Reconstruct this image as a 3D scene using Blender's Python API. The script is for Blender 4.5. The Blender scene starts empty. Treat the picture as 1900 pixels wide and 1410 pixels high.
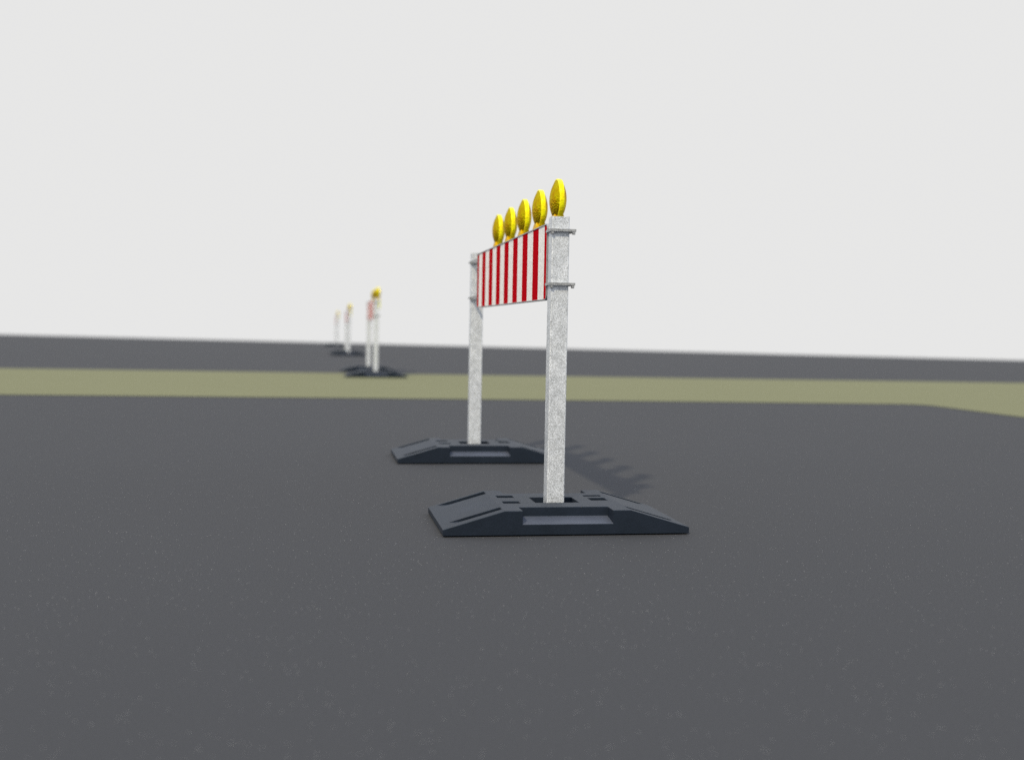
import bpy, bmesh, math, random
from mathutils import Vector, Matrix

random.seed(4)
sc = bpy.context.scene
C = sc.collection

# ------------------------------------------------------------------ render
sc.render.engine = 'CYCLES'
sc.view_settings.view_transform = 'Standard'
sc.view_settings.look = 'None'
sc.view_settings.exposure = 0.0
sc.view_settings.gamma = 1.0
sc.cycles.use_denoising = False
sc.cycles.use_adaptive_sampling = False
sc.cycles.sample_clamp_indirect = 10
sc.cycles.max_bounces = 6

# ------------------------------------------------------------------ helpers
def nodes(name):
    m = bpy.data.materials.new(name)
    m.use_nodes = True
    nt = m.node_tree
    return m, nt, nt.nodes['Principled BSDF']

def N(nt, kind, **kw):
    n = nt.nodes.new(kind)
    for k, v in kw.items():
        if k in n.inputs:
            n.inputs[k].default_value = v
        else:
            setattr(n, k, v)
    return n

def ramp(nt, fac, stops):
    r = nt.nodes.new('ShaderNodeValToRGB')
    e = r.color_ramp.elements
    while len(e) < len(stops):
        e.new(0.5)
    for el, (p, c) in zip(e, stops):
        el.position = p
        el.color = (c[0], c[1], c[2], 1)
    nt.links.new(fac, r.inputs['Fac'])
    return r.outputs['Color']

def coords(nt):
    return nt.nodes.new('ShaderNodeTexCoord').outputs['Object']

def noise(nt, vec, scale, detail=2, rough=0.5):
    n = nt.nodes.new('ShaderNodeTexNoise')
    n.inputs['Scale'].default_value = scale
    n.inputs['Detail'].default_value = detail
    n.inputs['Roughness'].default_value = rough
    nt.links.new(vec, n.inputs['Vector'])
    return n.outputs['Fac']

def math_node(nt, op, a, b=None):
    n = nt.nodes.new('ShaderNodeMath')
    n.operation = op
    for i, v in enumerate((a, b)):
        if v is None:
            continue
        if isinstance(v, (int, float)):
            n.inputs[i].default_value = v
        else:
            nt.links.new(v, n.inputs[i])
    return n.outputs[0]

def mix(nt, fac, a, b, mode='MIX'):
    n = nt.nodes.new('ShaderNodeMix')
    n.data_type = 'RGBA'
    n.blend_type = mode
    for s, v in ((n.inputs[0], fac), (n.inputs[6], a), (n.inputs[7], b)):
        if isinstance(v, (int, float)):
            s.default_value = v
        elif isinstance(v, tuple):
            s.default_value = (v[0], v[1], v[2], 1)
        else:
            nt.links.new(v, s)
    return n.outputs[2]

def bump(nt, bsdf, h, strength, dist):
    b = nt.nodes.new('ShaderNodeBump')
    b.inputs['Strength'].default_value = strength
    b.inputs['Distance'].default_value = dist
    nt.links.new(h, b.inputs['Height'])
    nt.links.new(b.outputs['Normal'], bsdf.inputs['Normal'])

def flakes(nt, bsdf, v, scale, amount):
    """crystal facets: every little cell has its own slightly tilted normal"""
    vo = nt.nodes.new('ShaderNodeTexVoronoi')
    vo.inputs['Scale'].default_value = scale
    nt.links.new(v, vo.inputs['Vector'])
    sub = nt.nodes.new('ShaderNodeVectorMath'); sub.operation = 'SUBTRACT'
    nt.links.new(vo.outputs['Color'], sub.inputs[0]); sub.inputs[1].default_value = (.5, .5, .5)
    sc_ = nt.nodes.new('ShaderNodeVectorMath'); sc_.operation = 'SCALE'
    nt.links.new(sub.outputs[0], sc_.inputs[0]); sc_.inputs['Scale'].default_value = amount
    geo = nt.nodes.new('ShaderNodeNewGeometry')
    add = nt.nodes.new('ShaderNodeVectorMath'); add.operation = 'ADD'
    nt.links.new(sc_.outputs[0], add.inputs[0]); nt.links.new(geo.outputs['Normal'], add.inputs[1])
    nr = nt.nodes.new('ShaderNodeVectorMath'); nr.operation = 'NORMALIZE'
    nt.links.new(add.outputs[0], nr.inputs[0])
    nt.links.new(nr.outputs[0], bsdf.inputs['Normal'])
    return vo.outputs['Color']

# ------------------------------------------------------------------ materials
def mat_ground(name, dark, light, chip, rough):
    m, nt, b = nodes(name)
    v = coords(nt)
    big = noise(nt, v, 0.6, 3)
    grain = noise(nt, v, 260, 3, .7)
    col = ramp(nt, grain, [(.3, dark), (.7, light)])
    col = mix(nt, math_node(nt, 'MULTIPLY', big, .12), col, (dark[0]*.7, dark[1]*.7, dark[2]*.7))
    vo = nt.nodes.new('ShaderNodeTexVoronoi'); vo.inputs['Scale'].default_value = 480
    nt.links.new(v, vo.inputs['Vector'])
    sep = nt.nodes.new('ShaderNodeSeparateColor'); nt.links.new(vo.outputs['Color'], sep.inputs[0])
    rare = math_node(nt, 'GREATER_THAN', sep.outputs[0], .9972)
    near = math_node(nt, 'LESS_THAN', vo.outputs['Distance'], .42)
    col = mix(nt, math_node(nt, 'MULTIPLY', rare, near), col, chip)
    nt.links.new(col, b.inputs['Base Color'])
    b.inputs['Roughness'].default_value = rough
    b.inputs['Specular IOR Level'].default_value = .13
    bump(nt, b, grain, .35, .002)
    return m

M_road = mat_ground('asphalt', (.0275, .0290, .0335), (.061, .0640, .0725), (.5, .5, .5), .82)
M_verge = mat_ground('dry_gravel', (.099, .103, .056), (.207, .212, .126), (.6, .6, .5), .85)

def mat_steel(name, lo, hi, metallic, rough, amount=.42):
    m, nt, b = nodes(name)
    v = coords(nt)
    cell = flakes(nt, b, v, 600, amount)
    sep = nt.nodes.new('ShaderNodeSeparateColor'); nt.links.new(cell, sep.inputs[0])
    big = noise(nt, v, 30, 5, .7)
    fac = math_node(nt, 'ADD', math_node(nt, 'MULTIPLY', sep.outputs[0], .42), math_node(nt, 'MULTIPLY', big, .75))
    nt.links.new(ramp(nt, fac, [(.30, lo), (.86, hi)]), b.inputs['Base Color'])
    b.inputs['Metallic'].default_value = metallic
    b.inputs['Roughness'].default_value = rough
    return m

M_post = mat_steel('galvanised_steel', (.36, .39, .43), (.86, .91, .99), .45, .38)
M_frame = mat_steel('dull_aluminium', (.22, .23, .25), (.46, .48, .50), .6, .4, .3)

# red and white vertical stripes across the board, a half red stripe at either end
def mat_board():
    m, nt, b = nodes('reflective_sheeting')
    v = coords(nt)
    cell = flakes(nt, b, v, 380, .30)
    sep = nt.nodes.new('ShaderNodeSeparateColor'); nt.links.new(cell, sep.inputs[0])
    white = ramp(nt, sep.outputs[0], [(.1, (.60, .60, .61)), (.9, (.97, .94, .94))])
    xyz = nt.nodes.new('ShaderNodeSeparateXYZ'); nt.links.new(v, xyz.inputs[0])
    t = math_node(nt, 'FRACT', math_node(nt, 'ADD', math_node(nt, 'DIVIDE', math_node(nt, 'SUBTRACT', xyz.outputs[1], BY0), 2*UNIT), .25))
    red = math_node(nt, 'LESS_THAN', t, .5)
    col = mix(nt, red, white, (.42, .004, .010))
    nt.links.new(math_node(nt, 'SUBTRACT', .5, math_node(nt, 'MULTIPLY', red, .5)), b.inputs['Specular IOR Level'])
    nt.links.new(col, b.inputs['Base Color'])
    b.inputs['Roughness'].default_value = .45
    return m

def mat_rubber(name, lo, hi):
    m, nt, b = nodes(name)
    v = coords(nt)
    g = noise(nt, v, 300, 3, .7)
    s = noise(nt, v, 9, 4, .6)
    fac = math_node(nt, 'ADD', math_node(nt, 'MULTIPLY', g, .5), math_node(nt, 'MULTIPLY', s, .5))
    nt.links.new(ramp(nt, fac, [(.3, lo), (.75, hi)]), b.inputs['Base Color'])
    b.inputs['Roughness'].default_value = .5
    b.inputs['Specular IOR Level'].default_value = .22
    b.inputs['Specular Tint'].default_value = (.62, .82, 1, 1)
    bump(nt, b, g, .5, .0015)
    return m

def mat_lens(name, col, metallic, rough, orange=.42, facets=.6):
    m, nt, b = nodes(name)
    v = coords(nt)
    vo = nt.nodes.new('ShaderNodeTexVoronoi'); vo.inputs['Scale'].default_value = 130
    nt.links.new(v, vo.inputs['Vector'])
    b.inputs['Base Color'].default_value = (*col, 1)
    b.inputs['Metallic'].default_value = metallic
    b.inputs['Roughness'].default_value = rough
    b.inputs['Specular Tint'].default_value = (.75, .62, .06, 1)
    nt.links.new(ramp(nt, noise(nt, v, 24, 4, .65), [(.38, col), (.62, (col[0]*(.55+.45*orange), col[1]*orange, col[2]))]), b.inputs['Base Color'])
    bump(nt, b, vo.outputs['Distance'], facets, .0035)
    return m

BX, BX1 = -.0315, -.0135            # front and back of the board
BY0, BY1 = .0337, 1.707            # its ends
BZ0, BZ1 = .7526, 1.0087
UNIT = (BY1-BY0)/16
D = 1.952                          # distance between the two posts

M_board = mat_board()
M_rubber = mat_rubber('recycled_rubber', (.0070, .0098, .0160), (.0160, .0220, .0370))
M_pale = mat_rubber('pale_rubber', (.046, .053, .074), (.076, .086, .118))  # same rubber, only the base colour is paler
M_lens = mat_lens('amber_lens', (.68, .56, .006), .9, .20, .45, .42)
M_rim = mat_lens('yellow_rim', (1.0, .98, .01), .25, .25, .72, .35)
M_neck = mat_lens('amber_neck', (.62, .48, .008), .2, .5, .6, .3)
M_case = mat_lens('yellow_case', (.72, .76, .08), 0, .45, .95, .1)

# ------------------------------------------------------------------ meshes
def finish(bm, name, mats, smooth=False):
    bmesh.ops.recalc_face_normals(bm, faces=bm.faces)
    me = bpy.data.meshes.new(name)
    bm.to_mesh(me); bm.free()
    for m in (mats if isinstance(mats, (list, tuple)) else [mats]):
        me.materials.append(m)
    if smooth:
        for p in me.polygons:
            p.use_smooth = True
    return me

def box(bm, x0, x1, y0, y1, z0, z1, bev=0.0):
    r = bmesh.ops.create_cube(bm, size=1)
    for v in r['verts']:
        v.co = Vector((x0+(v.co.x+.5)*(x1-x0), y0+(v.co.y+.5)*(y1-y0), z0+(v.co.z+.5)*(z1-z0)))
    if bev:
        es = list({e for v in r['verts'] for e in v.link_edges})
        bmesh.ops.bevel(bm, geom=es, offset=bev, segments=2, profile=.6, affect='EDGES')

def cyl(bm, p0, p1, r0, r1=None, n=20):
    p0, p1 = Vector(p0), Vector(p1)
    r = bmesh.ops.create_cone(bm, cap_ends=True, segments=n, radius1=r0, radius2=r0 if r1 is None else r1, depth=(p1-p0).length)
    M = Matrix.Translation((p0+p1)/2) @ (p1-p0).to_track_quat('Z', 'Y').to_matrix().to_4x4()
    bmesh.ops.transform(bm, matrix=M, verts=r['verts'])

def prism(bm, pts, axis, a, b):
    """polygon pts (u,v) extruded along axis from a to b"""
    def P(u, v, t):
        return {'x': (t, u, v), 'y': (u, t, v), 'z': (u, v, t)}[axis]
    A = [bm.verts.new(P(u, v, a)) for u, v in pts]
    B = [bm.verts.new(P(u, v, b)) for u, v in pts]
    bm.faces.new(A); bm.faces.new(B[::-1])
    n = len(pts)
    for i in range(n):
        bm.faces.new((A[i], B[i], B[(i+1) % n], A[(i+1) % n]))

def tmp_obj(bm):
    me = finish(bm, 'tmp', [])
    o = bpy.data.objects.new('tmp', me); C.objects.link(o)
    return o

def boolean(body, cutters):
    for c in cutters:
        md = body.modifiers.new('cut', 'BOOLEAN')
        md.operation = 'DIFFERENCE'; md.object = c; md.solver = 'EXACT'
    md = body.modifiers.new('bev', 'BEVEL')
    md.width = .0016; md.segments = 2; md.limit_method = 'ANGLE'; md.angle_limit = math.radians(30)
    md.use_clamp_overlap = True
    dg = bpy.context.evaluated_depsgraph_get()
    me = bpy.data.meshes.new_from_object(body.evaluated_get(dg))
    for o in [body]+cutters:
        bpy.data.objects.remove(o)
    return me

# --- rubber foot plate
L, W2, HE, HT, XB = .40, .232, .024, .081, .205
def foot_mesh():
    z0 = .004
    bm = bmesh.new()
    prism(bm, [(-L, z0), (L, z0), (L, HE), (XB, HT), (-XB, HT), (-L, HE)], 'y', -W2, W2)
    body = tmp_obj(bm)
    cs = []
    def cut(f):
        b2 = bmesh.new(); f(b2); cs.append(tmp_obj(b2))
    # hand holds on both long sides, floor falling outwards
    for s in (-1, 1):
        cut(lambda b, s=s: prism(b, [(s*(W2-.0765), .2), (s*(W2-.0765), .051), (s*(W2+.01), .0365), (s*(W2+.01), .2)], 'x', -.147, .147))
    cut(lambda b: box(b, -.074, .074, -.061, .061, .0075, .2))            # post socket
    for x0, x1, y0, y1 in ((-.182, -.125, .056, .106), (-.182, -.125, -.071, -.025), (.126, .184, -.018, .040), (.123, .184, .075, .105)):
        cut(lambda b, q=(x0, x1, y0, y1): box(b, *q, .03, .2))
    for s in (-1, 1):                                                      # drain grooves in the ramps
        for y0, y1 in ((-.187, -.144), (.160, .214)):
            cut(lambda b, s=s, y0=y0, y1=y1: prism(b, [(s*.372, .0325), (s*.372, .2), (s*.207, .2), (s*.207, .046)], 'y', y0, y1))
    me = boolean(body, cs)
    bm = bmesh.new(); bm.from_mesh(me)
    for x in (-.33, -.11, .11, .33):                                       # pads under the plate
        for y in (-.17, 0, .17):
            box(bm, x-.05, x+.05, y-.035, y+.035, .0003, .006)
    for f in bm.faces:                                                     # floors of the hand holds, given the paler rubber colour
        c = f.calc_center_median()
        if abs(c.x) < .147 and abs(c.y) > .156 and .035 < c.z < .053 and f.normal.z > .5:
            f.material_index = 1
    out = finish(bm, 'foot_plate', [M_rubber, M_pale])
    bpy.data.meshes.remove(me)
    return out

def post_mesh():
    bm = bmesh.new()
    h, t, r = .030, .0025, .004
    def ring(h, z):
        pts = []
        rr = min(r, h*.3)
        for cx, cy, a0 in ((1, 1, 0), (-1, 1, 90), (-1, -1, 180), (1, -1, 270)):
            for k in range(4):
                a = math.radians(a0+k*30)
                pts.append(bm.verts.new((cx*(h-rr)+rr*math.cos(a), cy*(h-rr)+rr*math.sin(a), z)))
        return pts
    A, B, Cc, D = ring(h, .012), ring(h, 1.027), ring(h-t, 1.027), ring(h-t, .9)
    for p, q in ((A, B), (B, Cc), (Cc, D)):
        for i in range(16):
            bm.faces.new((p[i], p[(i+1) % 16], q[(i+1) % 16], q[i]))
    bm.faces.new(A[::-1]); bm.faces.new(D)
    return finish(bm, 'post', M_post)

def clamp_mesh(rear):
    """flat steel plate round the post, lugs turned down at its front corners;
    the rear pair carries a strap on to the board's far end"""
    bm = bmesh.new()
    t = .0042
    for q in ((-.038, .049, -.045, -.0305), (-.029, .049, .0305, .045), (-.038, -.0322, -.0303, .0330), (.0305, .049, -.0303, .0303)):
        box(bm, *q, -t, t)
    for x0, x1 in ((-.036, -.025), (.036, .047)):
        box(bm, x0, x1, -.040, -.036, -.0135, -t+.0002, .0008)
        cyl(bm, ((x0+x1)/2, -.044, -.0085), ((x0+x1)/2, -.040, -.0085), .0042, n=6)
    if rear:
        box(bm, -.0296, -.0250, BY1-D+.0004, -.0456, -.009, .009, .0006)
        box(bm, -.0298, -.0252, -.0458, -.0302, -.0089, -t+.0002)
    return finish(bm, 'clamp', M_frame)

def rounded(y0, y1, z0, z1, r, n=5):
    pts = []
    for cy, cz, a0 in ((y1-r, z1-r, 0), (y0+r, z1-r, 90), (y0+r, z0+r, 180), (y1-r, z0+r, 270)):
        for k in range(n+1):
            a = math.radians(a0+k*90/n)
            pts.append((cy+r*math.cos(a), cz+r*math.sin(a)))
    return pts

def board_mesh():
    bm = bmesh.new()
    prism(bm, rounded(BY0+.0025, BY1-.0025, BZ0+.0035, BZ1-.0035, .014), 'x', BX, BX1-.0008)
    return finish(bm, 'striped_board', M_board)

def frame_mesh():
    bm = bmesh.new()
    outer = rounded(BY0, BY1, BZ0, BZ1, .016)
    inner = rounded(BY0+.0025, BY1-.0025, BZ0+.0035, BZ1-.0035, .014)
    n = len(outer)
    V = {}
    for key, pts, x in (('oa', outer, BX-.0025), ('ob', outer, BX1), ('ia', inner, BX-.0025), ('ib', inner, BX1)):
        V[key] = [bm.verts.new((x, u, v)) for u, v in pts]
    for a, b in (('oa', 'ob'), ('ob', 'ib'), ('ib', 'ia'), ('ia', 'oa')):
        for i in range(n):
            j = (i+1) % n
            bm.faces.new((V[a][i], V[a][j], V[b][j], V[b][i]))
    return finish(bm, 'frame', M_frame)

def lens_mesh():
    """disc-shaped lamp head: two domed prismatic faces turned about the x axis"""
    bm = bmesh.new()
    prof = []
    for k in range(12):
        q = 1-k/11
        prof.append((.0080+.0200*(1-q**2.1), .0705*q))
    n = 40
    for s in (-1, 1):
        rings = []
        for x, r in prof:
            if r < 1e-5:
                rings.append([bm.verts.new((s*x, 0, 0))])
            else:
                rings.append([bm.verts.new((s*x, r*math.cos(2*math.pi*i/n), r*math.sin(2*math.pi*i/n))) for i in range(n)])
        for A, B in zip(rings, rings[1:]):
            for i in range(n):
                j = (i+1) % n
                if len(B) == 1:
                    bm.faces.new((A[i], A[j], B[0]))
                else:
                    bm.faces.new((A[i], A[j], B[j], B[i]))
    me = finish(bm, 'lens', M_lens, True)
    return me

def rim_mesh():
    bm = bmesh.new()
    n = 48
    prof = [(-.0085, .066), (-.0088, .0715), (-.0070, .0735), (.0070, .0735), (.0088, .0715), (.0085, .066)]
    R = [[bm.verts.new((x, r*math.cos(2*math.pi*i/n), r*math.sin(2*math.pi*i/n))) for i in range(n)] for x, r in prof]
    for A, B in zip(R, R[1:]+R[:1]):
        for i in range(n):
            j = (i+1) % n
            bm.faces.new((A[i], A[j], B[j], B[i]))
    return finish(bm, 'rim', M_rim, True)

LZ = 1.106     # height of the lamp heads' centres
LX = .036
def case_mesh():
    """battery case with neck, origin at the lamp head's centre"""
    bm = bmesh.new()
    box(bm, -.036, .022, -.035, .035, .902-LZ, 1.014-LZ, .006)
    # tapering shoulder and neck that carries the head
    secs = [(-.028, .019, .032, 1.011), (-.022, .0205, .033, 1.028), (-.0185, .0185, .028, 1.043), (-.0150, .0150, .018, 1.060)]
    rows = []
    for x0, x1, hy, z in secs:
        rows.append([bm.verts.new((x, y, z-LZ)) for x, y in ((x0, -hy), (x1, -hy), (x1, hy), (x0, hy))])
    for A, B in zip(rows, rows[1:]):
        for i in range(4):
            j = (i+1) % 4
            bm.faces.new((A[i], A[j], B[j], B[i]))
    bm.faces.new(rows[0][::-1]); bm.faces.new(rows[-1])
    for f in bm.faces:
        if f.calc_center_median().z > 1.0145-LZ:
            f.material_index = 1
    return finish(bm, 'battery_case', [M_case, M_neck])

def bracket_mesh():
    """steel angle between battery case and the back of the board"""
    bm = bmesh.new()
    box(bm, BX1+.0004-LX, -.0362, -.02, .02, .935-LZ, .985-LZ, .001)
    return finish(bm, 'bracket', M_frame)

me_foot, me_post = foot_mesh(), post_mesh()
me_clamp, me_strap = clamp_mesh(False), clamp_mesh(True)
me_board, me_frame = board_mesh(), frame_mesh()
me_lens, me_rim, me_case, me_brk = lens_mesh(), rim_mesh(), case_mesh(), bracket_mesh()

def part(name, me, parent, loc=(0, 0, 0)):
    o = bpy.data.objects.new(name, me)
    C.objects.link(o)
    o.parent = parent
    o.location = loc
    return o

GROUP = 'striped barriers standing in a row across the asphalt'
def make_barrier():
    root = bpy.data.objects.new('traffic_barrier', None)
    root.empty_display_size = .3
    C.objects.link(root)
    for y in (0, D):
        part('foot_plate', me_foot, root, (0, y, 0))
        part('post', me_post, root, (0, y, 0))
        for z in (.981, .804):
            part('clamp', me_clamp if y == 0 else me_strap, root, (0, y, z))
    bd = part('striped_board', me_board, root)
    part('frame', me_frame, bd)
    for k in range(5):
        lp = bpy.data.objects.new('warning_lamp', me_case)
        C.objects.link(lp); lp.parent = root
        lp.location = (LX, .198+.328*k, LZ)
        part('lens', me_lens, lp); part('rim', me_rim, lp); part('bracket', me_brk, lp)
    return root

def copy_tree(o, parent=None):
    c = o.copy(); C.objects.link(c); c.parent = parent
    for ch in list(o.children):
        copy_tree(ch, c)
    return c

first = make_barrier()
rows = [
    ((0, 0, 0), 0, 'red and white striped barrier in sharp focus on dark asphalt, largest of all'),
    ((.013, 11.4, 0), 0, 'blurred striped barrier with its dark foot over the far edge of the olive verge'),
    ((.015, 22.8, 0), 0, 'small blurred striped barrier on the far asphalt, middle one of the three in the distance'),
    ((.018, 35.4, 0), 0, 'tiny blurred striped barrier farthest away, standing next to the horizon'),
]
for i, (loc, rz, label) in enumerate(rows):
    o = first if i == 0 else copy_tree(first)
    o.location = loc
    o.rotation_euler = (0, 0, rz)
    o['label'] = label
    o['category'] = 'road barrier'
    o['group'] = GROUP

# ------------------------------------------------------------------ setting
def sheet(name, pts, z, mat):
    bm = bmesh.new()
    bm.faces.new([bm.verts.new((x, y, z)) for x, y in pts])
    bmesh.ops.recalc_face_normals(bm, faces=bm.faces)
    for f in bm.faces:
        if f.normal.z < 0:
            f.normal_flip()
    me = bpy.data.meshes.new(name); bm.to_mesh(me); bm.free()
    me.materials.append(mat)
    o = bpy.data.objects.new(name, me); C.objects.link(o)
    o['kind'] = 'structure'
    return o

def edge(x):                      # far end of the asphalt
    return 53.936-(x+15.249)*.7085
sheet('road', [(-70, edge(-70)), (-70, -25), (48, -25), (48, edge(48))], 0, M_road)
# olive verge between the two asphalt fields, turning towards the camera on the right
low = [(-45, 8.55), (-3.49, 6.93), (1.0, 6.78), (4.5, 6.57)]
cx, cy, r = 4.76, 6.30, .25
for k in range(8):
    a = math.radians(88-88*k/7)
    low.append((cx+r*math.cos(a), cy+r*math.sin(a)))
low += [(5.015, 4.9), (5.02, -12), (22, -12), (22, 10.9)]
top = [(9.57, 11.78), (4.70, 12.10), (-.65, 12.55), (-4.96, 12.86), (-45, 15.7)]
sheet('verge', low+top, .004, M_verge)

# ------------------------------------------------------------------ light
world = bpy.data.worlds.new('World')
sc.world = world
world.use_nodes = True
bg = world.node_tree.nodes['Background']
wn = world.node_tree
tc = wn.nodes.new('ShaderNodeTexCoord')
sx = wn.nodes.new('ShaderNodeSeparateXYZ'); wn.links.new(tc.outputs['Generated'], sx.inputs[0])
cr = wn.nodes.new('ShaderNodeValToRGB'); wn.links.new(sx.outputs[2], cr.inputs[0])
e = cr.color_ramp.elements                    # even white haze low down, brighter overcast towards the zenith
e[0].position, e[0].color = .34, (.796, .796, .792, 1)
e[1].position, e[1].color = .95, (1.38, 1.50, 1.72, 1)
wn.links.new(cr.outputs[0], bg.inputs['Color'])
bg.inputs['Strength'].default_value = 1.0

sun = bpy.data.lights.new('sun', 'SUN')
sun.energy = 3.2
sun.angle = math.radians(2.0)
sun.color = (1, .86, .60)
so = bpy.data.objects.new('sun', sun); C.objects.link(so)
so.rotation_euler = Vector((.57, .93, -1)).to_track_quat('-Z', 'Y').to_euler()

# ------------------------------------------------------------------ camera
cam = bpy.data.cameras.new('camera')
co = bpy.data.objects.new('camera', cam); C.objects.link(co)
yaw, pitch, roll = .1714, -.0432, .0182
f = Vector((math.sin(yaw)*math.cos(pitch), math.cos(yaw)*math.cos(pitch), math.sin(pitch)))
r0 = Vector((math.cos(yaw), -math.sin(yaw), 0))
u0 = r0.cross(f)
c_, s_ = math.cos(roll), math.sin(roll)
R_ = c_*r0+s_*u0
U_ = c_*u0-s_*r0
co.matrix_world = Matrix((( R_.x, U_.x, -f.x, -.8077), (R_.y, U_.y, -f.y, -3.80), (R_.z, U_.z, -f.z, .6498), (0, 0, 0, 1)))
cam.sensor_width = 36
cam.lens = 2149.8/1900*36
cam.clip_start = .05
cam.clip_end = 500
cam.dof.use_dof = True
cam.dof.focus_distance = 3.85
cam.dof.aperture_fstop = 1.7
sc.camera = co
